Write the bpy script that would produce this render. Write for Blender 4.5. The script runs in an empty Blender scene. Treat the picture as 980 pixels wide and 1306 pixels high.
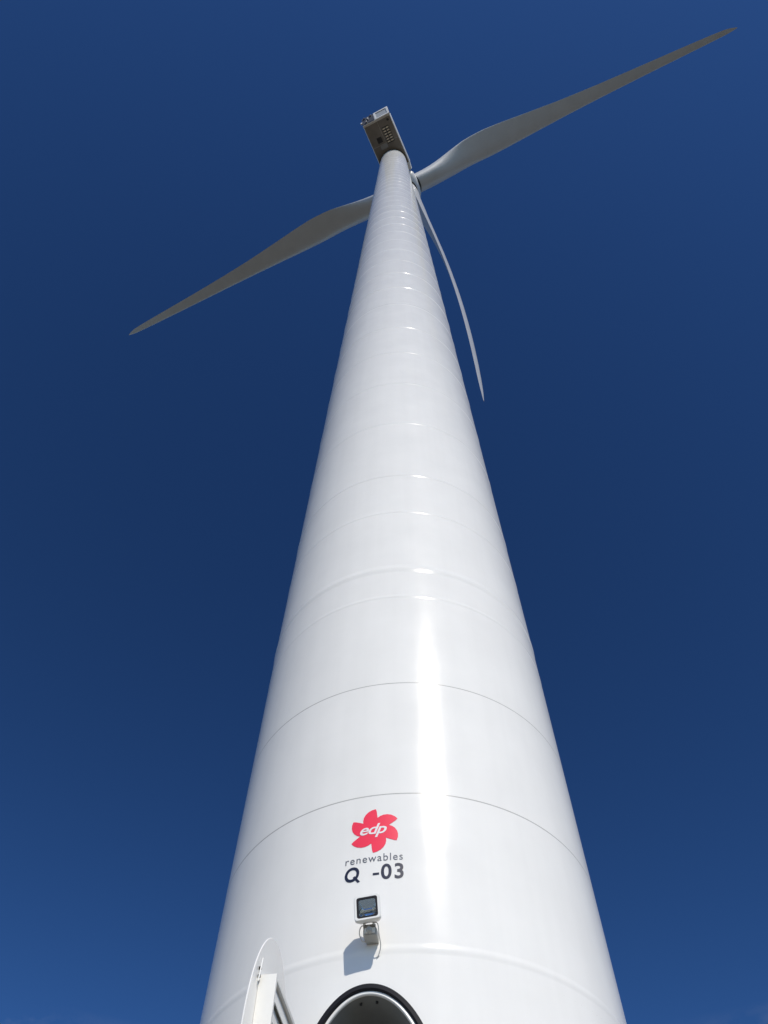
import bpy, bmesh, math, random
from mathutils import Vector, Matrix
random.seed(4)
sc = bpy.context.scene
COL = sc.collection
PI = math.pi
R = math.radians

# ------------------------------------------------------------------ camera
ZC = 1.5                                   # eye height
cam_d = bpy.data.cameras.new('camera')
cam = bpy.data.objects.new('camera', cam_d)
COL.objects.link(cam)
rx = Vector((0.99955292, 0.02855631, 0.00885962))
uy = Vector((0.02107279, -0.8830535, 0.46879894))
fw = Vector((-0.02121069, 0.46840266, 0.88326047))
cam.matrix_world = Matrix(((rx.x, uy.x, -fw.x, 0), (rx.y, uy.y, -fw.y, 0), (rx.z, uy.z, -fw.z, ZC), (0, 0, 0, 1)))
cam_d.sensor_fit = 'VERTICAL'
cam_d.sensor_height = 36.0
cam_d.lens = 1014.7 / 1306 * 36.0
cam_d.clip_start = 0.05
cam_d.clip_end = 20000
sc.camera = cam

# ------------------------------------------------------------------ light
SUN_AZ, SUN_EL = R(17.5), R(44.5)          # azimuth measured from -Y (behind the camera) towards +X
S = Vector((math.sin(SUN_AZ) * math.cos(SUN_EL), -math.cos(SUN_AZ) * math.cos(SUN_EL), math.sin(SUN_EL)))
sl = bpy.data.lights.new('sun', 'SUN')
sl.energy = 3.4
sl.angle = R(0.53)
sl.color = (1.0, 0.93, 0.82)
so = bpy.data.objects.new('sun', sl)
COL.objects.link(so)
so.rotation_euler = S.to_track_quat('Z', 'Y').to_euler()

W = bpy.data.worlds.new('World')
sc.world = W
W.use_nodes = True
wn, wl = W.node_tree.nodes, W.node_tree.links
wn.clear()
wout = wn.new('ShaderNodeOutputWorld')
bg = wn.new('ShaderNodeBackground')
sky = wn.new('ShaderNodeTexSky')
sky.sky_type = 'NISHITA'
sky.sun_disc = False
sky.sun_elevation = SUN_EL
sky.sun_rotation = math.atan2(S.x, S.y)
sky.altitude = 1500
sky.air_density = 1.0
sky.dust_density = 0.7
sky.ozone_density = 3.0
bg.inputs['Strength'].default_value = 0.066
# low cloud wisps, thickened below view into an unseen bank added for fill light
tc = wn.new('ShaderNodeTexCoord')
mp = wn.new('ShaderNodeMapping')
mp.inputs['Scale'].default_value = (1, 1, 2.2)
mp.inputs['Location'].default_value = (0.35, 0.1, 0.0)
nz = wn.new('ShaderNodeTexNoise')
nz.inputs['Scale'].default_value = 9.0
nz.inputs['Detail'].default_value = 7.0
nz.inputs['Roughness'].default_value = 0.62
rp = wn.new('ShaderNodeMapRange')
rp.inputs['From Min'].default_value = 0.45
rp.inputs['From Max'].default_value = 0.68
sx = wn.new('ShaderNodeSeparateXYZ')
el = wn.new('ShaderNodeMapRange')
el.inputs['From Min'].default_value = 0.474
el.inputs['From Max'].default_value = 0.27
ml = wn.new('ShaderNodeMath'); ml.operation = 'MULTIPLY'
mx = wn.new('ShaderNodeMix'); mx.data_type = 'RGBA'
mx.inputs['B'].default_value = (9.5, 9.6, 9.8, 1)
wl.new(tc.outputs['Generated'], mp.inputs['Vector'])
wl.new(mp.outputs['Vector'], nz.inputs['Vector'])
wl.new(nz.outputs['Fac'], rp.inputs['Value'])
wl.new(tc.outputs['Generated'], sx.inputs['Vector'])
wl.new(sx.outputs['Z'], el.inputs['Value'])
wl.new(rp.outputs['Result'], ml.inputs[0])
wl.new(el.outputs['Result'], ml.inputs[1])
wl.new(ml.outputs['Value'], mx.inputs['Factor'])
gm = wn.new('ShaderNodeGamma'); gm.inputs['Gamma'].default_value = 1.6
tn_ = wn.new('ShaderNodeMix'); tn_.data_type = 'RGBA'; tn_.blend_type = 'MULTIPLY'; tn_.inputs['Factor'].default_value = 1
tn_.inputs['B'].default_value = (0.42, 0.575, 0.625, 1)
wl.new(sky.outputs['Color'], gm.inputs['Color'])
wl.new(gm.outputs['Color'], tn_.inputs['A'])
wl.new(tn_.outputs['Result'], mx.inputs['A'])
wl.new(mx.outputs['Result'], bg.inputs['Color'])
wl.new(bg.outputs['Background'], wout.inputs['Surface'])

sc.view_settings.view_transform = 'Standard'
sc.view_settings.look = 'None'
sc.view_settings.exposure = 0.1
sc.view_settings.gamma = 1.0
sc.view_settings.use_curve_mapping = False

# ------------------------------------------------------------------ helpers
def mat(name, col, rough=0.5, metal=0.0, noise=0.0, nscale=4.0, bump=0.0, bscale=8.0, bdist=0.01, rvar=0.0, spec=0.5):
    m = bpy.data.materials.new(name)
    m.use_nodes = True
    n, l = m.node_tree.nodes, m.node_tree.links
    b = n['Principled BSDF']
    b.inputs['Base Color'].default_value = (*col, 1)
    b.inputs['Roughness'].default_value = rough
    b.inputs['Metallic'].default_value = metal
    b.inputs['Specular IOR Level'].default_value = spec
    g = n.new('ShaderNodeNewGeometry')
    if noise:
        t = n.new('ShaderNodeTexNoise'); t.inputs['Scale'].default_value = nscale
        t.inputs['Detail'].default_value = 6; t.inputs['Roughness'].default_value = 0.6
        r = n.new('ShaderNodeMapRange')
        r.inputs['From Min'].default_value = 0.3; r.inputs['From Max'].default_value = 0.7
        r.inputs['To Min'].default_value = 1 - noise; r.inputs['To Max'].default_value = 1 + noise * 0.6
        v = n.new('ShaderNodeMix'); v.data_type = 'RGBA'; v.blend_type = 'MULTIPLY'
        v.inputs['Factor'].default_value = 1
        v.inputs['A'].default_value = (*col, 1)
        l.new(g.outputs['Position'], t.inputs['Vector'])
        l.new(t.outputs['Fac'], r.inputs['Value'])
        l.new(r.outputs['Result'], v.inputs['B'])
        l.new(v.outputs['Result'], b.inputs['Base Color'])
        if rvar:
            q = n.new('ShaderNodeMapRange')
            q.inputs['From Min'].default_value = 0.3; q.inputs['From Max'].default_value = 0.7
            q.inputs['To Min'].default_value = rough - rvar; q.inputs['To Max'].default_value = rough + rvar
            l.new(t.outputs['Fac'], q.inputs['Value']); l.new(q.outputs['Result'], b.inputs['Roughness'])
    if bump:
        t = n.new('ShaderNodeTexNoise'); t.inputs['Scale'].default_value = bscale; t.inputs['Detail'].default_value = 3
        bp = n.new('ShaderNodeBump'); bp.inputs['Strength'].default_value = bump; bp.inputs['Distance'].default_value = bdist
        l.new(g.outputs['Position'], t.inputs['Vector']); l.new(t.outputs['Fac'], bp.inputs['Height'])
        l.new(bp.outputs['Normal'], b.inputs['Normal'])
    return m

def link(name, bm, m, parent=None, smooth=None):
    me = bpy.data.meshes.new(name)
    bm.to_mesh(me); bm.free()
    me.materials.append(m)
    if smooth is not None:
        me.shade_smooth()
        if smooth < 180:
            me.set_sharp_from_angle(angle=R(smooth))
    o = bpy.data.objects.new(name, me)
    COL.objects.link(o)
    if parent: o.parent = parent
    return o

def box(bm, c, s, M=None, bev=0.0):
    r = bmesh.ops.create_cube(bm, size=1, matrix=Matrix.Translation(c) @ Matrix.Diagonal((*s, 1)))
    vs = r['verts']
    if bev:
        es = list({e for v in vs for e in v.link_edges})
        o = bmesh.ops.bevel(bm, geom=es, offset=bev, segments=3, affect='EDGES', profile=0.6)
        vs = list(set(vs) & set(bm.verts)) + [v for v in o['verts'] if v.is_valid]
        vs = list({v for v in vs if v.is_valid})
    if M is not None:
        bmesh.ops.transform(bm, matrix=M, verts=vs)
    return vs

def tube(bm, pts, rad, n=10):
    pts = [Vector(p) for p in pts]
    rings = []
    up = Vector((0.3, 0.2, 1)).normalized()
    for i, p in enumerate(pts):
        d = (pts[min(i + 1, len(pts) - 1)] - pts[max(i - 1, 0)]).normalized()
        a = d.cross(up).normalized(); b = d.cross(a)
        rings.append([bm.verts.new(p + (a * math.cos(2 * PI * k / n) + b * math.sin(2 * PI * k / n)) * rad) for k in range(n)])
    for i in range(len(rings) - 1):
        for k in range(n):
            bm.faces.new((rings[i][k], rings[i][(k + 1) % n], rings[i + 1][(k + 1) % n], rings[i + 1][k]))
    bm.faces.new(rings[0][::-1]); bm.faces.new(rings[-1])

def cyl(bm, p0, p1, r0, r1=None, n=24):
    p0, p1 = Vector(p0), Vector(p1)
    r1 = r0 if r1 is None else r1
    d = p1 - p0
    M = Matrix.Translation((p0 + p1) / 2) @ d.to_track_quat('Z', 'Y').to_matrix().to_4x4()
    return bmesh.ops.create_cone(bm, cap_ends=True, segments=n, radius1=r0, radius2=r1, depth=d.length, matrix=M)['verts']

def spline(pts, n=8):
    pts = [Vector(p) for p in pts]
    out = []
    for i in range(len(pts) - 1):
        p0, p1, p2, p3 = pts[max(i - 1, 0)], pts[i], pts[i + 1], pts[min(i + 2, len(pts) - 1)]
        for k in range(n):
            t = k / n
            out.append(0.5 * ((2 * p1) + (p2 - p0) * t + (2 * p0 - 5 * p1 + 4 * p2 - p3) * t * t + (3 * p1 - p0 - 3 * p2 + p3) * t ** 3))
    out.append(pts[-1])
    return out

# ------------------------------------------------------------------ materials
M_tower = mat('tower_paint', (0.85, 0.84, 0.81), 0.165, noise=0.03, nscale=1.3, bump=0.12, bscale=1.6, bdist=0.02, rvar=0.02, spec=0.22)
M_seal = mat('joint_sealant', (0.50, 0.49, 0.47), 0.2, noise=0.1, nscale=20)
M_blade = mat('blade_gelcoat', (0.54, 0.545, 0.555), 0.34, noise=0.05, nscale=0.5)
M_nac = mat('nacelle_fibreglass', (0.72, 0.72, 0.70), 0.4, noise=0.04, nscale=1.0)
M_under = mat('nacelle_floor_shade', (0.24, 0.225, 0.205), 0.6, noise=0.16, nscale=1.4)  # shade on the white underside is put into this darker colour
M_dark = mat('dark_metal', (0.025, 0.026, 0.03), 0.5, noise=0.1, nscale=12)
M_grey = mat('grey_panel', (0.36, 0.38, 0.40), 0.45, noise=0.08, nscale=6)
M_louv = mat('louvre_lit', (0.84, 0.80, 0.70), 0.5, noise=0.03, nscale=5)  # brightness of the lit slats is put into the pale colour
M_rubber = mat('black_rubber', (0.009, 0.009, 0.013), 0.6, noise=0.15, nscale=20, bump=0.1, bscale=60, bdist=0.002, spec=0.25)
M_lining = mat('frame_lining', (0.23, 0.24, 0.235), 0.55, noise=0.10, nscale=7)
M_white = mat('white_enamel', (0.80, 0.80, 0.77), 0.35, noise=0.03, nscale=15)
M_cream = mat('cream_box_paint', (0.80, 0.79, 0.745), 0.4, noise=0.03, nscale=10)
M_steel = mat('galvanised_steel', (0.42, 0.42, 0.40), 0.45, metal=0.5, noise=0.15, nscale=40)
M_plast = mat('grey_plastic', (0.40, 0.40, 0.375), 0.5, noise=0.08, nscale=40)
M_cable = mat('white_cable', (0.55, 0.54, 0.52), 0.5, noise=0.05, nscale=30)
M_mirror = mat('reflector_aluminium', (0.80, 0.80, 0.80), 0.16, metal=1.0, bump=0.05, bscale=60, bdist=0.002)
M_tube = mat('lamp_tube_ceramic', (0.78, 0.60, 0.40), 0.3, noise=0.05, nscale=60)
M_red = mat('red_vinyl', (0.92, 0.045, 0.09), 0.35, noise=0.04, nscale=10)
M_wvinyl = mat('white_vinyl', (0.83, 0.80, 0.80), 0.35, noise=0.02, nscale=10)
M_gvinyl = mat('grey_vinyl', (0.11, 0.12, 0.15), 0.4, noise=0.05, nscale=10)
M_nvinyl = mat('navy_vinyl', (0.012, 0.016, 0.04), 0.4, noise=0.05, nscale=10)
M_glass = bpy.data.materials.new('lamp_glass'); M_glass.use_nodes = True
_b = M_glass.node_tree.nodes['Principled BSDF']
_b.inputs['Transmission Weight'].default_value = 1.0; _b.inputs['Roughness'].default_value = 0.03; _b.inputs['IOR'].default_value = 1.12
_b.inputs['Base Color'].default_value = (0.74, 0.86, 0.96, 1)

M_soil = mat('dry_heath', (0.12, 0.099, 0.07), 0.95, noise=0.45, nscale=0.25, bump=0.5, bscale=3, bdist=0.1, spec=0.1)
M_bounce_gravel = mat('pale_bounce_gravel', (0.33, 0.30, 0.25), 0.95, noise=0.35, nscale=9, bump=0.6, bscale=30, bdist=0.03, spec=0.1)

def streak(m, amount):
    """faint vertical rain marks multiplied into the paint"""
    n, l = m.node_tree.nodes, m.node_tree.links
    b = n['Principled BSDF']
    src = b.inputs['Base Color'].links[0].from_socket
    g = n.new('ShaderNodeNewGeometry')
    mp = n.new('ShaderNodeMapping'); mp.inputs['Scale'].default_value = (5.5, 5.5, 0.16)
    t = n.new('ShaderNodeTexNoise'); t.inputs['Scale'].default_value = 1.0; t.inputs['Detail'].default_value = 5; t.inputs['Roughness'].default_value = 0.65
    r = n.new('ShaderNodeMapRange')
    r.inputs['From Min'].default_value = 0.35; r.inputs['From Max'].default_value = 0.62
    r.inputs['To Min'].default_value = 1 - amount; r.inputs['To Max'].default_value = 1.0
    v = n.new('ShaderNodeMix'); v.data_type = 'RGBA'; v.blend_type = 'MULTIPLY'; v.inputs['Factor'].default_value = 1
    l.new(g.outputs['Position'], mp.inputs['Vector']); l.new(mp.outputs['Vector'], t.inputs['Vector'])
    l.new(t.outputs['Fac'], r.inputs['Value']); l.new(src, v.inputs['A']); l.new(r.outputs['Result'], v.inputs['B'])
    l.new(v.outputs['Result'], b.inputs['Base Color'])
streak(M_tower, 0.022)

# ------------------------------------------------------------------ ground
def disk(name, rad, z, m, n=96):
    bm = bmesh.new()
    bmesh.ops.create_circle(bm, cap_ends=True, segments=n, radius=rad, matrix=Matrix.Translation((0, 8, z)))
    o = link(name, bm, m)
    o['kind'] = 'structure'
    return o
disk('ground', 6000, 0.0, M_soil)
disk('gravel_bounce_pad', 26, 0.02, M_bounce_gravel)  # unseen pale pad, added to bounce light onto the lower tower

# ------------------------------------------------------------------ turbine root
AX = Vector((0, 8, 0))
R0 = 2.0016
H_TOP = 105.51 + ZC
H_TAP = 9.6 + ZC
R_TOP = 1.593
turbine = bpy.data.objects.new('wind_turbine', None)
turbine.location = AX
turbine.empty_display_size = 2
COL.objects.link(turbine)
turbine['label'] = 'tall white three-bladed wind turbine tower with open oval door and red emblem'
turbine['category'] = 'wind turbine'
# all part coordinates below are local to the tower foot (AX); az from -Y towards +X

def rad_at(z):
    if z <= H_TAP: return R0
    return R0 + (R_TOP - R0) * (z - H_TAP) / (H_TOP - H_TAP)

def wall(s, z, off=0.0):
    """point on the tower wall: s metres of arc from the -Y line, height z, off metres proud"""
    a = s / R0
    r = rad_at(z) + off
    return Vector((math.sin(a) * r, -math.cos(a) * r, z))

# ------------------------------------------------------------------ tower rings
#   seams: (z, kind) kind: 'groove' | 'weld' | 'flange'
seams = [(3.94, 'soft'), (5.51, 'groove'), (7.13, 'groove'), (8.90, 'soft'), (9.60, 'flange'), (11.33, 'weld'), (12.72, 'weld'),
         (15.24, 'weld'), (17.76, 'weld'), (20.28, 'weld'), (22.81, 'weld'), (25.65, 'flange')]
z = 25.65
k = 0
while True:
    z += 2.562 if k else 2.54
    k += 1
    if z > 104.5: break
    seams.append((z, 'flange' if k in (11, 22) else 'weld'))
seams = [(a + ZC, b) for a, b in seams] + [(H_TOP, 'end')]

BUMP = {'weld': (0.0062, 0.05), 'soft': (0.003, 0.05), 'flange': (0.008, 0.11), 'groove': (0, 0), 'end': (0, 0), 'start': (0, 0)}
SEG = 192
def bump_of(seam):
    A, w = BUMP[seam[1]]
    if seam[1] == 'weld':                  # welds higher up are seen flatter: the plates peak a little more there
        A *= min(1.6, 1.0 + max(0.0, seam[0] - 13.0) / 20.0) * (0.86 + 0.2 * math.sin(seam[0] * 37.1))
    return A, w
def bump_d(z, seam):
    zz, kd = seam
    A, w = bump_of(seam)
    d = abs(z - zz)
    if A == 0 or d >= w: return 0.0
    return A * 0.5 * (1 + math.cos(PI * d / w))

def ring_profile(lo, hi):
    """(z, radius) rows of one can between two seams"""
    z0, z1 = lo[0], hi[0]
    zs = [z0]
    for (zz, kd), sg in ((lo, 1), (hi, -1)):
        A, w = bump_of((zz, kd))
        if A:
            zs += [zz + sg * w * q / 6 for q in range(1, 7)]
    if lo[1] == 'groove': zs += [z0 + 0.0055, z0 + 0.0065]
    if hi[1] == 'groove': zs += [z1 - 0.0065, z1 - 0.0055]
    zs.append(z1)
    zs = sorted(set(round(q, 5) for q in zs))
    out = []
    for q in zs:
        r = rad_at(q) + bump_d(q, lo) + bump_d(q, hi)
        if (lo[1] == 'groove' and q - z0 < 0.006) or (hi[1] == 'groove' and z1 - q < 0.006): r -= 0.002
        out.append((q, r))
    return out

def radial_normals(me, lo, hi):
    """exact surface normals so the cans meet without shading steps"""
    def rr(z): return rad_at(z) + bump_d(z, lo) + bump_d(z, hi)
    ns = []
    me.shade_smooth()
    for v in me.vertices:
        x, y, zz = v.co
        h = math.hypot(x, y)
        sl = (rr(zz + 1e-3) - rr(zz - 1e-3)) / 2e-3
        n = Vector((x / h, y / h, -sl)).normalized()
        ns.append(n)
    me.normals_split_custom_set_from_vertices(ns)

def seal_grooves(o, lo, hi):
    """grey sealant at the bottom of the groove joints"""
    if 'groove' not in (lo[1], hi[1]): return
    o.data.materials.append(M_seal)
    for p in o.data.polygons:
        z = p.center.z
        if (lo[1] == 'groove' and z - lo[0] < 0.0062) or (hi[1] == 'groove' and hi[0] - z < 0.0062): p.material_index = 1

def make_ring(lo, hi, parent):
    bm = bmesh.new()
    prof = ring_profile(lo, hi)
    rows = [[bm.verts.new((math.sin(2 * PI * k / SEG) * r, -math.cos(2 * PI * k / SEG) * r, z)) for k in range(SEG)] for z, r in prof]
    for i in range(len(rows) - 1):
        for k in range(SEG):
            bm.faces.new((rows[i][k], rows[i][(k + 1) % SEG], rows[i + 1][(k + 1) % SEG], rows[i + 1][k]))
    o = link('steel_ring', bm, M_tower, parent, smooth=180)
    seal_grooves(o, lo, hi)
    radial_normals(o.data, lo, hi)
    return o

# door opening in wall coordinates
DS = -math.radians(9.65) * R0               # arc position of the door axis
DA, DB = 0.546, 0.887                       # half width, height of the arched top
D_TOP = 3.665 + ZC
D_ZU = D_TOP - DB                           # springing of the upper arch
D_ZL = D_ZU - 0.45                          # lower springing
D_BL = 0.75                                 # lower arch height
def oval(t, grow=0.0):
    """t in 0..2pi -> (s offset, z) round the door oval"""
    c, s = math.cos(t), math.sin(t)
    a = DA + grow
    if s >= 0: return a * c, D_ZU + (DB + grow) * s
    return a * c, D_ZL + (D_BL + grow) * s

def make_door_ring(hi, parent):
    """bottom can with the oval door hole cut through"""
    bm = bmesh.new()
    lo = (0.0, 'start')
    sw = 0.85
    zt = D_TOP + 0.14
    N = 128
    # patch: hole -> rectangle
    cz = (D_ZU + D_ZL) / 2
    rows = []
    for q in range(9):
        f = (q / 8) ** 1.4
        row = []
        for k in range(N):
            t = 2 * PI * k / N
            hx, hz = oval(t)
            dx, dz = math.cos(t), math.sin(t)
            if dz >= 0: sc_ = min(sw / abs(dx) if abs(dx) > 1e-6 else 1e9, (zt - cz) / dz if dz > 1e-6 else 1e9)
            else: sc_ = min(sw / abs(dx) if abs(dx) > 1e-6 else 1e9, (cz - 1.2) / -dz)
            ox, oz = dx * sc_, cz + dz * sc_
            x, zz = hx + (ox - hx) * f, hz + (oz - hz) * f
            row.append(bm.verts.new(wall(DS + x, zz)))
        rows.append(row)
    for q in range(8):
        for k in range(N):
            bm.faces.new((rows[q][k], rows[q][(k + 1) % N], rows[q + 1][(k + 1) % N], rows[q + 1][k]))
    # corners of the rectangle (fan)
    out = rows[-1]
    for cx, czz in ((sw, zt), (-sw, zt), (-sw, 1.2), (sw, 1.2)):
        P = wall(DS + cx, czz)
        best = min(range(N), key=lambda k: ((out[k].co + out[(k + 1) % N].co) / 2 - P).length)
        v = bm.verts.new(P)
        try: bm.faces.new((v, out[(best + 1) % N], out[best]))
        except ValueError: pass
    # rest of the can
    a0 = (DS + sw) / R0; a1 = 2 * PI + (DS - sw) / R0
    n = 160
    zs = [0.0, 1.2, zt]
    rr = [[bm.verts.new((math.sin(a0 + (a1 - a0) * k / n) * R0, -math.cos(a0 + (a1 - a0) * k / n) * R0, q)) for k in range(n + 1)] for q in zs]
    for i in range(2):
        for k in range(n):
            bm.faces.new((rr[i][k], rr[i][k + 1], rr[i + 1][k + 1], rr[i + 1][k]))
    def band(profile, aa, bb, m):
        rw = [[bm.verts.new((math.sin(aa + (bb - aa) * k / m) * r, -math.cos(aa + (bb - aa) * k / m) * r, q)) for k in range(m + 1)] for q, r in profile]
        for i in range(len(rw) - 1):
            for k in range(m):
                bm.faces.new((rw[i][k], rw[i][k + 1], rw[i + 1][k + 1], rw[i + 1][k]))
    band([(0.0, R0), (1.2, R0)], (DS - sw) / R0, (DS + sw) / R0, 40)
    prof = [(zt, R0)] + [p for p in ring_profile(lo, hi) if p[0] > zt + 0.01]
    band(prof, 0, 2 * PI, SEG)
    bmesh.ops.recalc_face_normals(bm, faces=bm.faces)
    o = link('steel_ring', bm, M_tower, parent, smooth=180)
    o['label'] = 'bottom tower ring with the oval door opening'
    seal_grooves(o, lo, hi)
    radial_normals(o.data, lo, hi)
    return o

def flange_mesh(z, w=0.02, parent=None):
    """thin bolted flange joint that closes a tower section"""
    bm = bmesh.new()
    r = rad_at(z) - 0.05
    prof = [(z - 0.03, r - 0.12), (z - 0.03, r), (z + 0.03, r), (z + 0.03, r - 0.12)]
    rows = [[bm.verts.new((math.sin(2 * PI * k / 96) * q, -math.cos(2 * PI * k / 96) * q, zz)) for k in range(96)] for zz, q in prof]
    for i in range(4):
        A, B = rows[i], rows[(i + 1) % 4]
        for k in range(96):
            bm.faces.new((A[k], A[(k + 1) % 96], B[(k + 1) % 96], B[k]))
    bmesh.ops.recalc_face_normals(bm, faces=bm.faces)
    return link('tower_section', bm, M_tower, turbine, smooth=40)

lo = (0.0, 'start')
pending = []
for hi in seams:
    pending.append((lo, hi))
    if hi[1] in ('flange', 'end'):
        sec = flange_mesh(hi[0] if hi[1] == 'flange' else hi[0] - 0.05)
        for a, b in pending:
            if a[0] == 0.0: make_door_ring(b, sec)
            else: make_ring(a, b, sec)
        pending = []
    lo = hi

# ------------------------------------------------------------------ door frame and door
def oval_strip(prof, n=128):
    """sweep a (grow, off) profile round the door oval on the wall; closed profile"""
    bm = bmesh.new()
    rows = []
    for g, off in prof:
        row = []
        for k in range(n):
            t = 2 * PI * k / n
            x, zz = oval(t, g)
            row.append(bm.verts.new(wall(DS + x, zz, off)))
        rows.append(row)
    m = len(rows)
    for i in range(m):
        A, B = rows[i], rows[(i + 1) % m]
        for k in range(n):
            bm.faces.new((A[k], A[(k + 1) % n], B[(k + 1) % n], B[k]))
    bmesh.ops.recalc_face_normals(bm, faces=bm.faces)
    return bm
door_frame = link('door_frame', oval_strip([(-0.061, -0.030), (-0.061, -0.42), (-0.053, -0.42), (-0.053, -0.030)]), M_lining, turbine, smooth=40)
link('frame_seal', oval_strip([(0.006, 0.014), (0.006, -0.05), (-0.034, -0.05), (-0.034, 0.006), (-0.026, 0.014)]), M_rubber, door_frame, smooth=30)
link('frame_rim', oval_strip([(-0.0355, -0.012), (-0.0355, -0.06), (-0.052, -0.06), (-0.052, -0.028), (-0.064, -0.028), (-0.064, -0.012), (-0.058, -0.006), (-0.044, -0.006)]), M_white, door_frame, smooth=40)
for tt in (PI / 2 + 0.14, PI / 2 - 0.13):   # bolts in the soffit of the frame
    x, zz = oval(tt, -0.061)
    bm = bmesh.new()
    p = wall(DS + x, zz, -0.10)
    cyl(bm, p + Vector((0, 0, 0.004)), p - Vector((0, 0, 0.014)), 0.011, n=6)
    link('frame_bolt', bm, M_dark, door_frame)

# door leaf: hinged on the left, swung out towards the viewer
D_ANG = -0.13194
HA = R(-9.65) - (DA + 0.02) / R0
hg = Vector((math.sin(HA), -math.cos(HA), 0)) * (R0 + 0.0655)
dd = Vector((math.sin(D_ANG), -math.cos(D_ANG), 0))
dw = Vector((math.cos(D_ANG), math.sin(D_ANG), 0))
M_leaf = Matrix(((dd.x, dw.x, 0, hg.x), (dd.y, dw.y, 0, hg.y), (0, 0, 1, 0), (0, 0, 0, 1)))   # local (u, w, z)
LZ = 0.034                                  # the leaf overlaps the opening a little
bm = bmesh.new()
outl = [oval(2 * PI * k / 128) for k in range(128)]
def leaf_poly(grow, w):
    return [bm.verts.new(M_leaf @ Vector((DA + oval(2 * PI * k / 128, grow)[0], w, oval(2 * PI * k / 128, grow)[1] + LZ))) for k in range(128)]
lp = [leaf_poly(-0.003, 0.0), leaf_poly(0.0, -0.003), leaf_poly(0.0, -0.008), leaf_poly(-0.003, -0.011)]
bm.faces.new(lp[0]); bm.faces.new(lp[3][::-1])
for i in range(3):
    for k in range(128):
        bm.faces.new((lp[i][k], lp[i][(k + 1) % 128], lp[i + 1][(k + 1) % 128], lp[i + 1][k]))
bmesh.ops.recalc_face_normals(bm, faces=bm.faces)
door = link('door', bm, M_tower, turbine, smooth=35)
door['label'] = 'white oval door leaf standing open with vent box on its inner face'
# vent housing: frame, recessed louvres
u0, u1, w0, w1, z0, z1 = 0.22, 0.90, 0.001, 0.122, 2.75, 4.77
bm = bmesh.new()
def lbox(u0, u1, w0, w1, z0, z1, bev=0.004):
    box(bm, Vector(((u0 + u1) / 2, (w0 + w1) / 2, (z0 + z1) / 2)), (u1 - u0, w1 - w0, z1 - z0), M_leaf, bev)
lbox(u1 - 0.03, u1, w0, w1, z0, z1); lbox(u0, u0 + 0.03, w0, w1, z0, z1)
lbox(u0 + 0.031, u1 - 0.031, w0, w1 - 0.002, z1 - 0.035, z1 - 0.001); lbox(u0 + 0.031, u1 - 0.031, w0, w1 - 0.002, z0, z0 + 0.035)
vent = link('vent_housing', bm, M_cream, door, smooth=35)
bm = bmesh.new(); lbox(u0 + 0.031, u1 - 0.031, w0, w1 - 0.045, z0 + 0.036, z1 - 0.036, 0); link('vent_backing', bm, M_cream, door)
first = None
nl = 15
for i in range(nl):
    zc = z1 - 0.108 - i * 0.128
    if first is None:
        bm = bmesh.new()
        L = Matrix.Rotation(R(-79), 4, 'X')
        box(bm, Vector((0, 0, 0)), (u1 - u0 - 0.064, 0.126, 0.006), L, 0)
        first = link('louvre', bm, M_white, None)
        o = first
    else:
        o = first.copy(); COL.objects.link(o)
    o.parent = door
    o.matrix_local = M_leaf @ Matrix.Translation(((u0 + u1) / 2, 0.106, zc))
# latch screws at the top corner of the leaf, hinges
for zz, uu in ((4.80, 0.925), (4.745, 0.925)):
    bm = bmesh.new()
    cyl(bm, M_leaf @ Vector((uu, 0.0, zz)), M_leaf @ Vector((uu, 0.016, zz)), 0.011, n=12)
    link('latch_screw', bm, M_dark, door, smooth=40)
bm = bmesh.new()
tube(bm, [M_leaf @ Vector((0.945, 0.012, 4.70)), M_leaf @ Vector((0.94, 0.018, 4.80)), M_leaf @ Vector((0.933, 0.02, 4.865))], 0.005)
link('latch_rod', bm, M_white, door, smooth=40)
for zz in (4.0, 3.3):
    bm = bmesh.new()
    cyl(bm, hg + Vector((0, 0, zz - 0.08)), hg + Vector((0, 0, zz + 0.08)), 0.022, n=16)
    box(bm, hg * 0.985 + Vector((0.02, 0, zz)), (0.10, 0.05, 0.10))
    link('hinge', bm, M_steel, door, smooth=40)

# ------------------------------------------------------------------ emblem and lettering on the wall
def wrap(bm, s0, z0, off, maxlen=0.03):
    for _ in range(5):
        es = [e for e in bm.edges if e.calc_length() > maxlen]
        if not es: break
        bmesh.ops.subdivide_edges(bm, edges=es, cuts=1)
        bmesh.ops.triangulate(bm, faces=bm.faces)
    for v in bm.verts:
        v.co = wall(s0 + v.co.x, z0 + v.co.y, off)

def text_bm(body, size, shear=0.0, offset=0.0, spacing=1.0):
    cu = bpy.data.curves.new('txt', 'FONT')
    cu.body = body; cu.size = size; cu.shear = shear; cu.offset = offset; cu.space_character = spacing
    cu.resolution_u = 6
    cu.fill_mode = 'FRONT' if cu.dimensions == '2D' else cu.fill_mode
    o = bpy.data.objects.new('txt', cu)
    COL.objects.link(o)
    dg = bpy.context.evaluated_depsgraph_get()
    me = bpy.data.meshes.new_from_object(o.evaluated_get(dg))
    bpy.data.objects.remove(o); bpy.data.curves.remove(cu)
    bm = bmesh.new(); bm.from_mesh(me); bpy.data.meshes.remove(me)
    bmesh.ops.triangulate(bm, faces=bm.faces)
    return bm

def fit(bm, x0, x1, y0, y1):
    xs = [v.co.x for v in bm.verts]; ys = [v.co.y for v in bm.verts]
    ax, bx, ay, by = min(xs), max(xs), min(ys), max(ys)
    for v in bm.verts:
        v.co.x = x0 + (v.co.x - ax) / (bx - ax) * (x1 - x0)
        v.co.y = y0 + (v.co.y - ay) / (by - ay) * (y1 - y0)
        v.co.z = 0

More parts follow.
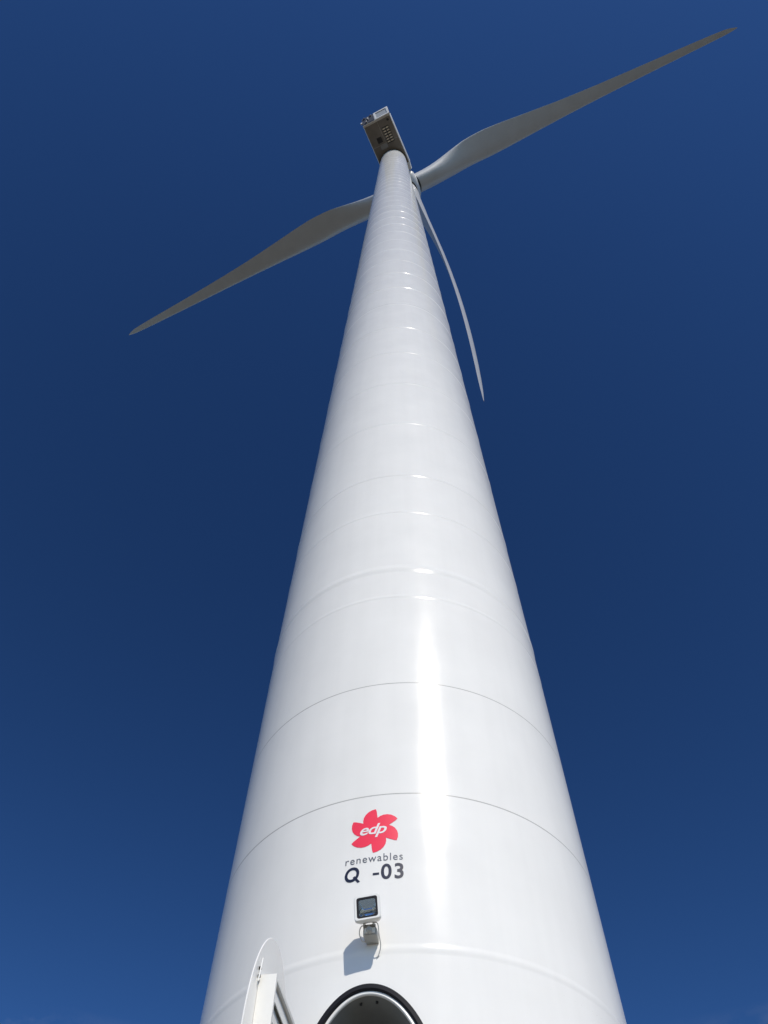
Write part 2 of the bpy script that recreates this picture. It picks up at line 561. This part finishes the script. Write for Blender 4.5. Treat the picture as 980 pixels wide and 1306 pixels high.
def letters(name, body, x0, x1, y0, y1, m, parent, off=0.0022, **kw):
    bm = text_bm(body, 0.2, **kw)
    fit(bm, x0, x1, y0, y1)
    wrap(bm, 0, 0, off)
    bmesh.ops.recalc_face_normals(bm, faces=bm.faces)
    for f in bm.faces:
        c = f.calc_center_median()
        if f.normal.dot(Vector((c.x, c.y, 0))) < 0: f.normal_flip()
    return link(name, bm, m, parent)

ES, EZ, ER = -0.306, 6.598, 0.243
def emblem_outline(grow=1.0):
    pts = []
    key = [(51, 0.585), (44, 0.68), (36, 0.775), (27, 0.86), (18, 0.925), (9, 0.972), (0, 1.0), (-2.5, 0.90), (-5, 0.75), (-7.5, 0.635)]
    for i in range(6):
        base = 88 - 60 * i
        for a, r in key:
            pts.append((math.cos(R(base + a)) * r * ER * grow, math.sin(R(base + a)) * r * ER * grow))
    return pts
def emblem(name, grow, m, off):
    bm = bmesh.new()
    c = bm.verts.new((0, 0, 0))
    vs = [bm.verts.new((x, y, 0)) for x, y in emblem_outline(grow)]
    for i in range(len(vs)):
        bm.faces.new((c, vs[(i + 1) % len(vs)], vs[i]))
    wrap(bm, ES, EZ, off, 0.04)
    for f in bm.faces:
        f.normal_update()
        cc = f.calc_center_median()
        if f.normal.dot(Vector((cc.x, cc.y, 0))) < 0: f.normal_flip()
    return link(name, bm, m, turbine)
emb = emblem('emblem', 1.0, M_red, 0.002)
emb['label'] = 'red six-petalled pinwheel emblem'
letters('emblem_lettering', 'edp', ES - 0.135, ES + 0.115, EZ - 0.078, EZ + 0.075, M_wvinyl, emb, off=0.004, shear=0.33, offset=0.003, spacing=0.92)
letters('company_lettering', 'renewables', -0.566, -0.047, 6.262, 6.338, M_gvinyl, turbine, spacing=1.15)
bm = text_bm('O', 0.2, shear=0.12, offset=0.005)
fit(bm, -0.566, -0.434, 6.085, 6.233)
qv = [bm.verts.new((x, y, 0)) for x, y in ((-0.492, 6.128), (-0.474, 6.141), (-0.424, 6.079), (-0.446, 6.069))]
bm.faces.new(qv); bmesh.ops.triangulate(bm, faces=bm.faces)
wrap(bm, 0, 0, 0.0022)
for f in bm.faces:
    f.normal_update()
    c = f.calc_center_median()
    if f.normal.dot(Vector((c.x, c.y, 0))) < 0: f.normal_flip()
link('number_lettering', bm, M_nvinyl, turbine)
letters('number_lettering', '-', -0.312, -0.256, 6.124, 6.146, M_nvinyl, turbine, offset=0.004)
letters('number_lettering', '03', -0.240, -0.042, 6.074, 6.229, M_nvinyl, turbine, offset=0.004, spacing=1.15)

# ------------------------------------------------------------------ nacelle
PSI = R(23.675)
nv = Vector((math.sin(PSI), math.cos(PSI), 0))
hv = Vector((math.cos(PSI), -math.sin(PSI), 0))
upv = Vector((0, 0, 1))
def NP(l, n, z): return hv * l + nv * n + upv * (z + ZC)      # lateral, along the axis, height above the eye
M_N = Matrix(((hv.x, nv.x, 0, 0), (hv.y, nv.y, 0, 0), (0, 0, 1, ZC), (0, 0, 0, 1)))
ZB, ZT = 105.80, 109.3
LC = 0.15
# cross-section (lateral, z) : flat floor, rounded lower edge, slightly flared sides
sec = [(-1.68, ZB), (1.66, ZB), (1.70, ZB + 0.02), (1.73, ZB + 0.08), (1.77, ZB + 0.5), (1.82, ZB + 1.6), (1.80, ZT - 0.25), (1.65, ZT - 0.03), (1.5, ZT),
       (-1.5, ZT), (-1.65, ZT - 0.03), (-1.80, ZT - 0.25), (-1.82, ZB + 1.6), (-1.72, ZB + 0.5), (-1.71, ZB + 0.08), (-1.70, ZB + 0.02)]
bm = bmesh.new()
stations = [(-5.15, 1.0, 0.0), (-5.0, 1.0, 0.0), (0.6, 1.0, 0.0), (0.75, 0.97, 0.12), (1.5, 0.92, 0.35)]
rows = []
for n_, k_, dz in stations:
    row = []
    for l, zz in sec:
        zc_ = (ZB + ZT) / 2
        row.append(bm.verts.new(NP(LC + l * k_, n_, zc_ + (zz - zc_) * k_ + (dz if zz < zc_ else 0))))
    rows.append(row)
for i in range(len(rows) - 1):
    for k in range(len(sec)):
        bm.faces.new((rows[i][k], rows[i][(k + 1) % len(sec)], rows[i + 1][(k + 1) % len(sec)], rows[i + 1][k]))
bm.faces.new(rows[0][::-1]); bm.faces.new(rows[-1])
bmesh.ops.recalc_face_normals(bm, faces=bm.faces)
nac = link('nacelle', bm, M_nac, turbine, smooth=35)

def nbox(name, l0, l1, n0, n1, z0, z1, m, parent=None, bev=0.0, rot=None):
    bm = bmesh.new()
    c = Vector(((l0 + l1) / 2, (n0 + n1) / 2, (z0 + z1) / 2))
    T = M_N if rot is None else M_N @ Matrix.Translation(c) @ rot @ Matrix.Translation(-c)
    box(bm, c, (l1 - l0, n1 - n0, z1 - z0), T, bev)
    return link(name, bm, m, parent or nac, smooth=35)
# floor plates of the underside
nbox('floor_plate', LC - 1.66, LC - 0.01, -5.05, -2.52, ZB - 0.035, ZB - 0.005, M_under, bev=0.01)
nbox('floor_plate', LC + 0.01, LC + 1.64, -5.05, -2.52, ZB - 0.035, ZB - 0.005, M_under, bev=0.01)
nbox('floor_plate', LC - 1.66, LC + 1.64, -2.49, 0.55, ZB - 0.030, ZB - 0.005, M_under, bev=0.01)
# louvred outlet: two columns of six
lv = None
for c_ in range(2):
    for i in range(6):
        if lv is None:
            bm = bmesh.new()
            box(bm, Vector((0, 0, 0)), (0.34, 0.16, 0.03), M_N.to_3x3().to_4x4() @ Matrix.Rotation(R(-25), 4, 'X'), 0.008)
            lv = link('outlet_louvre', bm, M_louv, None, smooth=35); o = lv
        else:
            o = lv.copy(); COL.objects.link(o)
        o.parent = nac
        o.location = NP(LC + 0.42 + 0.44 * c_ , -4.0 + 0.30 * i + 0.0 * c_, ZB - 0.075)
nbox('outlet_frame', LC + 0.20, LC + 1.08, -4.2, -2.3, ZB - 0.058, ZB - 0.037, M_dark, bev=0.005)
nbox('crane_hatch', LC - 0.85, LC - 0.25, -3.4, -2.75, ZB - 0.07, ZB - 0.036, M_dark, bev=0.01)
nbox('hatch_cover', LC - 0.75, LC + 0.1, -2.45, -1.95, ZB - 0.06, ZB - 0.031, M_grey, bev=0.01)
nbox('drain_port', LC + 1.12, LC + 1.40, -4.85, -4.6, ZB - 0.06, ZB - 0.036, M_dark, bev=0.01)
# rear cooler: leaning frame behind the rear edge
lean = Matrix.Rotation(R(12), 4, 'X')
def cool(l0, l1, n0, n1, z0, z1):
    """box in cooler coordinates: foot on the rear edge, leaning backwards"""
    c = Vector(((l0 + l1) / 2, (n0 + n1) / 2, (z0 + z1) / 2))
    T = M_N @ Matrix.Translation((LC, -5.2, ZB + 0.05)) @ lean
    return c, (l1 - l0, n1 - n0, z1 - z0), T
def cbox(name, parent, m, boxes, bev=0.01):
    bm = bmesh.new()
    for b in boxes:
        c, s, T = cool(*b); box(bm, c, s, T, bev)
    return link(name, bm, m, parent, smooth=35)
CH = 3.2
cooler = cbox('cooler_frame', nac, M_nac, [(-0.15, 1.75, -0.14, 0.06, 0.0, 0.40), (1.50, 1.75, -0.14, 0.06, 0.401, CH), (-0.15, 0.10, -0.14, 0.06, 0.401, CH),
                                          (0.101, 1.499, -0.14, 0.06, CH - 0.45, CH), (-1.75, -0.151, -0.10, 0.06, 0.0, 0.16)])
cbox('cooler_panel', cooler, M_grey, [(0.101, 1.499, -0.06, 0.02, 0.401, CH - 0.451)], 0)
cbox('radiator_core', cooler, M_dark, [(-1.70, -0.16, -0.16, 0.04, 0.165, CH - 0.25)], 0)
for i, (a, b, c_) in enumerate(((-1.45, 2.2, 0.5), (-1.0, 1.3, 0.8), (-0.6, 2.3, 0.45), (-1.25, 0.5, 0.4))):
    cbox('radiator_pipe', cooler, M_steel if i % 2 else M_dark, [(a, a + 0.16, -0.30, -0.165, b, b + c_)], 0.02)
cbox('lamp_bracket', cooler, M_nac, [(-1.92, -1.72, -0.16, 0.0, 1.2, 1.7)], 0.02)
# yaw ring between tower and nacelle
bm = bmesh.new()
cyl(bm, (0, 0, H_TOP - 0.02), (0, 0, ZB + ZC - 0.03), 1.66, n=64)
link('yaw_ring', bm, M_dark, turbine, smooth=40)

# ------------------------------------------------------------------ rotor
TILT = R(1.535); CONE = R(4.43); LB = 62.51; OFF = 3.404; ZH = 107.267 + ZC
PHI = R(58.877)
na = Vector((nv.x * math.cos(TILT), nv.y * math.cos(TILT), math.sin(TILT)))
ua = hv.cross(na).normalized()
hub_c = upv * ZH + na * OFF
bm = bmesh.new()
# spinner: body of revolution along na
prof = [(-1.75, 1.0), (-1.7, 1.55), (-1.4, 1.78), (-0.6, 1.9), (0.4, 1.88), (1.2, 1.68), (1.9, 1.3), (2.4, 0.75), (2.62, 0.25), (2.66, 0.02)]
rows = [[bm.verts.new(hub_c + na * a + (hv * math.cos(2 * PI * k / 40) + ua * math.sin(2 * PI * k / 40)) * r) for k in range(40)] for a, r in prof]
for i in range(len(rows) - 1):
    for k in range(40):
        bm.faces.new((rows[i][k], rows[i][(k + 1) % 40], rows[i + 1][(k + 1) % 40], rows[i + 1][k]))
bm.faces.new(rows[0][::-1]); bm.faces.new(rows[-1])
bmesh.ops.recalc_face_normals(bm, faces=bm.faces)
hub = link('rotor_hub', bm, M_nac, turbine, smooth=50)
bm = bmesh.new()
cyl(bm, hub_c - na * 2.4, hub_c - na * 1.7, 1.05, n=40)
link('main_bearing', bm, M_dark, turbine, smooth=40)

CHORD = [(0, 2.4), (0.03, 2.4), (0.07, 2.42), (0.10, 2.6), (0.145, 2.95), (0.19, 3.3), (0.235, 3.42), (0.285, 3.2), (0.35, 2.78), (0.45, 2.2), (0.55, 1.82), (0.65, 1.55), (0.75, 1.32), (0.85, 1.1), (0.92, 0.92), (0.965, 0.72), (0.99, 0.4), (1.0, 0.12)]
THICK = [(0, 1.0), (0.05, 1.0), (0.08, 0.95), (0.13, 0.66), (0.18, 0.47), (0.23, 0.37), (0.3, 0.29), (0.45, 0.23), (0.65, 0.19), (1.0, 0.16)]
TWIST = [(0, 12), (0.1, 10), (0.2, 6), (0.35, 2), (0.5, 0), (0.7, -1.5), (0.85, -2), (1, -2)]
def lerp(T, t):
    for (a, x), (b, y) in zip(T, T[1:]):
        if t <= b:
            f = (t - a) / (b - a); return x + (y - x) * f
    return T[-1][1]
PB = 3.3
def airfoil(n=28):
    """closed outline (x: 0 leading edge .. 1 trailing edge, y: half thickness units)"""
    pts = []
    for k in range(n):
        a = 2 * PI * k / n
        x = 0.5 * (1 + math.cos(a))
        y = 5 * (0.2969 * math.sqrt(x) - 0.126 * x - 0.3516 * x * x + 0.2843 * x ** 3 - 0.1015 * x ** 4) * 2
        pts.append((x, (y if a <= PI else -y * 0.75), a))
    return pts
AF = airfoil()
def blade(phi_tip):
    phi = phi_tip - math.asin(PB / LB)
    rr = ua * math.cos(phi) + hv * math.sin(phi)
    rot = ua * math.sin(phi) - hv * math.cos(phi)          # direction of rotation
    bm = bmesh.new()
    ts = [0.022, 0.03, 0.045] + [0.06 + 0.94 * (i / 47) for i in range(48)]
    rows = []
    for t in ts:
        c = hub_c + rr * (LB * t * math.cos(CONE)) + na * (LB * t * math.sin(CONE)) - rot * PB * t * t * (0.35 + 0.65 * t)
        ch = lerp(CHORD, t); th = lerp(THICK, t); tw = R(lerp(TWIST, t))
        le = (na * math.cos(tw) - rot * math.sin(tw)).normalized()
        tn = le.cross(rr).normalized()
        if tn.dot(rot) < 0: tn = -tn
        circ = max(0.0, min(1.0, (0.19 - t) / 0.14))      # 1 = cylinder
        circ = circ * circ * (3 - 2 * circ)
        row = []
        for x, y, a in AF:
            ax = 0.5 * (1 + math.cos(a)); ay = 0.5 * math.sin(a)
            xx = x * (1 - circ) + ax * circ
            yy = (y * 0.5 * th) * (1 - circ) + ay * circ * th
            piv = 0.5 * circ + 0.30 * (1 - circ)
            row.append(bm.verts.new(c + le * (piv - xx) * ch + tn * yy * ch))
        rows.append(row)
    n = len(AF)
    for i in range(len(rows) - 1):
        for k in range(n):
            bm.faces.new((rows[i][k], rows[i][(k + 1) % n], rows[i + 1][(k + 1) % n], rows[i + 1][k]))
    bm.faces.new(rows[0][::-1]); bm.faces.new(rows[-1])
    bmesh.ops.recalc_face_normals(bm, faces=bm.faces)
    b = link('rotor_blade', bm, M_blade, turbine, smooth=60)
    # pitch bearing collar at the root
    bm = bmesh.new()
    d = (rr * math.cos(CONE) + na * math.sin(CONE)).normalized()
    cyl(bm, hub_c + d * 1.30, hub_c + d * 1.58, 1.36, n=36)
    link('pitch_bearing', bm, M_dark, b, smooth=40)
    return b
for k, lb in enumerate(('right-hand blade pointing up, underside in shade', 'lower blade hanging beside the tower, edge on', 'left-hand blade passing behind the tower')):
    b = blade(PHI + k * 2 * PI / 3)
    b['label'] = lb

# ------------------------------------------------------------------ floodlight (a thing of its own)
FA = R(-8.65)
fn = Vector((math.sin(FA), -math.cos(FA), 0)); ft = Vector((math.cos(FA), math.sin(FA), 0))
FZ = 4.015 + ZC
flood = bpy.data.objects.new('floodlight', None)
flood.location = AX + fn * R0 + upv * FZ
flood.rotation_euler = (0, 0, FA)            # local: x right, -y out of the wall, z up
flood.empty_display_size = 0.2
COL.objects.link(flood)
flood['label'] = 'small white square floodlight fixed to the tower wall above the door'
flood['category'] = 'floodlight'
DEP = 0.205
HT = Matrix.Translation((0, -DEP, 0.135)) @ Matrix.Rotation(R(2), 4, 'X') @ Matrix.Rotation(R(-4), 4, 'Y')
# housing: hollow tray, front towards -y
bm = bmesh.new()
def trayrow(w, h, y, r=0.02, n=6):
    row = []
    for cx, cz, a0 in ((w - r, h - r, 0), (-w + r, h - r, 90), (-w + r, -h + r, 180), (w - r, -h + r, 270)):
        for k in range(n):
            a = R(a0 + 90 * k / (n - 1))
            row.append(bm.verts.new(HT @ Vector((cx + r * math.cos(a), y, cz + r * math.sin(a)))))
    return row
hw, hh = 0.106, 0.108
rows = [trayrow(0.05, 0.045, 0.075), trayrow(0.085, 0.075, 0.06), trayrow(hw - 0.004, hh - 0.004, 0.0), trayrow(hw, hh, -0.012), trayrow(hw, hh, -0.034), trayrow(hw - 0.004, hh - 0.004, -0.040),
        trayrow(hw - 0.020, hh - 0.018, -0.040), trayrow(hw - 0.022, hh - 0.020, -0.030)]
for A, B in zip(rows, rows[1:]):
    for k in range(24):
        bm.faces.new((A[k], A[(k + 1) % 24], B[(k + 1) % 24], B[k]))
bm.faces.new(rows[0])
bmesh.ops.recalc_face_normals(bm, faces=bm.faces)
housing = link('housing', bm, M_white, flood, smooth=40)
bm = bmesh.new()
A = trayrow(hw - 0.0195, hh - 0.0175, -0.039); B = trayrow(hw - 0.036, hh - 0.034, -0.039); Cc = trayrow(hw - 0.036, hh - 0.034, -0.030); D = trayrow(hw - 0.0195, hh - 0.0175, -0.030)
for P, Q in ((A, B), (B, Cc), (Cc, D), (D, A)):
    for k in range(24): bm.faces.new((P[k], P[(k + 1) % 24], Q[(k + 1) % 24], Q[k]))
bmesh.ops.recalc_face_normals(bm, faces=bm.faces)
link('glass_gasket', bm, M_rubber, housing, smooth=30)
bm = bmesh.new()      # reflector bowl: faceted trough
A = trayrow(hw - 0.032, hh - 0.030, -0.029, 0.004); B = trayrow(0.050, 0.040, 0.012, 0.004); Cc = trayrow(0.040, 0.026, 0.022, 0.004)
for P, Q in ((A, B), (B, Cc)):
    for k in range(24): bm.faces.new((P[k], P[(k + 1) % 24], Q[(k + 1) % 24], Q[k]))
bm.faces.new(Cc)
bmesh.ops.recalc_face_normals(bm, faces=bm.faces)
for f in bm.faces: f.normal_flip()
link('reflector', bm, M_mirror, housing)
bm = bmesh.new()
cyl(bm, HT @ Vector((-0.032, 0.008, 0)), HT @ Vector((0.032, 0.008, 0)), 0.008, n=14)
box(bm, HT @ Vector((-0.043, 0.012, 0)), (0.018, 0.02, 0.026)); box(bm, HT @ Vector((0.043, 0.012, 0)), (0.018, 0.02, 0.026))
link('lamp_tube', bm, M_tube, housing, smooth=40)
bm = bmesh.new()
pane = [HT @ Vector((x, y, z_)) for y in (-0.0375, -0.0335) for x, z_ in ((-hw + 0.032, -hh + 0.03), (hw - 0.032, -hh + 0.03), (hw - 0.032, hh - 0.03), (-hw + 0.032, hh - 0.03))]
pv = [bm.verts.new(p) for p in pane]
for f in ((0, 1, 2, 3), (7, 6, 5, 4), (0, 4, 5, 1), (1, 5, 6, 2), (2, 6, 7, 3), (3, 7, 4, 0)): bm.faces.new([pv[i] for i in f])
link('glass_pane', bm, M_glass, housing)
# knuckle between housing and box
bm = bmesh.new()
cyl(bm, (-0.05, -0.125, 0.045), (0.05, -0.125, 0.045), 0.016, n=16)
box(bm, Vector((-0.038, -0.150, 0.058)), (0.010, 0.06, 0.05)); box(bm, Vector((0.038, -0.150, 0.058)), (0.010, 0.06, 0.05))
link('swivel', bm, M_steel, flood, smooth=40)
bm = bmesh.new()
box(bm, Vector((0.004, -0.080, 0.0)), (0.110, 0.10, 0.060), None, 0.008)
jb = link('junction_box', bm, M_plast, flood, smooth=35)
bm = bmesh.new()
box(bm, Vector((0.004, -0.136, 0.004)), (0.085, 0.012, 0.044), None, 0.006)
link('sensor_lens', bm, M_white, jb, smooth=35)
bm = bmesh.new()
bmesh.ops.create_uvsphere(bm, u_segments=20, v_segments=12, radius=0.024, matrix=Matrix.Translation((0.006, -0.168, -0.012)))
cyl(bm, (0.006, -0.145, -0.006), (0.006, -0.166, -0.011), 0.022, n=20)
link('sensor_dome', bm, M_plast, jb, smooth=60)
for i in range(5):            # cooling fins on the back of the lamp
    bm = bmesh.new()
    box(bm, HT @ Vector((-0.06 + 0.03 * i, 0.055, 0.0)), (0.006, 0.05, 0.13 if i in (1, 2, 3) else 0.10), None, 0.002)
    link('cooling_fin', bm, M_white, housing)
bm = bmesh.new()
box(bm, Vector((0.004, -0.013, 0.0)), (0.10, 0.034, 0.050), None, 0.004)
link('wall_plate', bm, M_steel, flood, smooth=35)
bm = bmesh.new()
tube(bm, spline([(-0.03, -0.13, 0.045), (-0.065, -0.13, 0.05), (-0.085, -0.11, 0.01), (-0.070, -0.075, -0.035), (-0.05, -0.05, -0.03), (-0.02, -0.03, -0.02)]), 0.004)
link('cable', bm, M_cable, flood, smooth=60)
bm = bmesh.new()
tube(bm, spline([(0.035, -0.15, 0.06), (0.07, -0.15, 0.045), (0.075, -0.11, -0.02), (0.078, -0.05, -0.07), (0.06, -0.015, -0.115), (0.04, -0.006, -0.14)]), 0.004)
link('cable', bm, M_cable, flood, smooth=60)
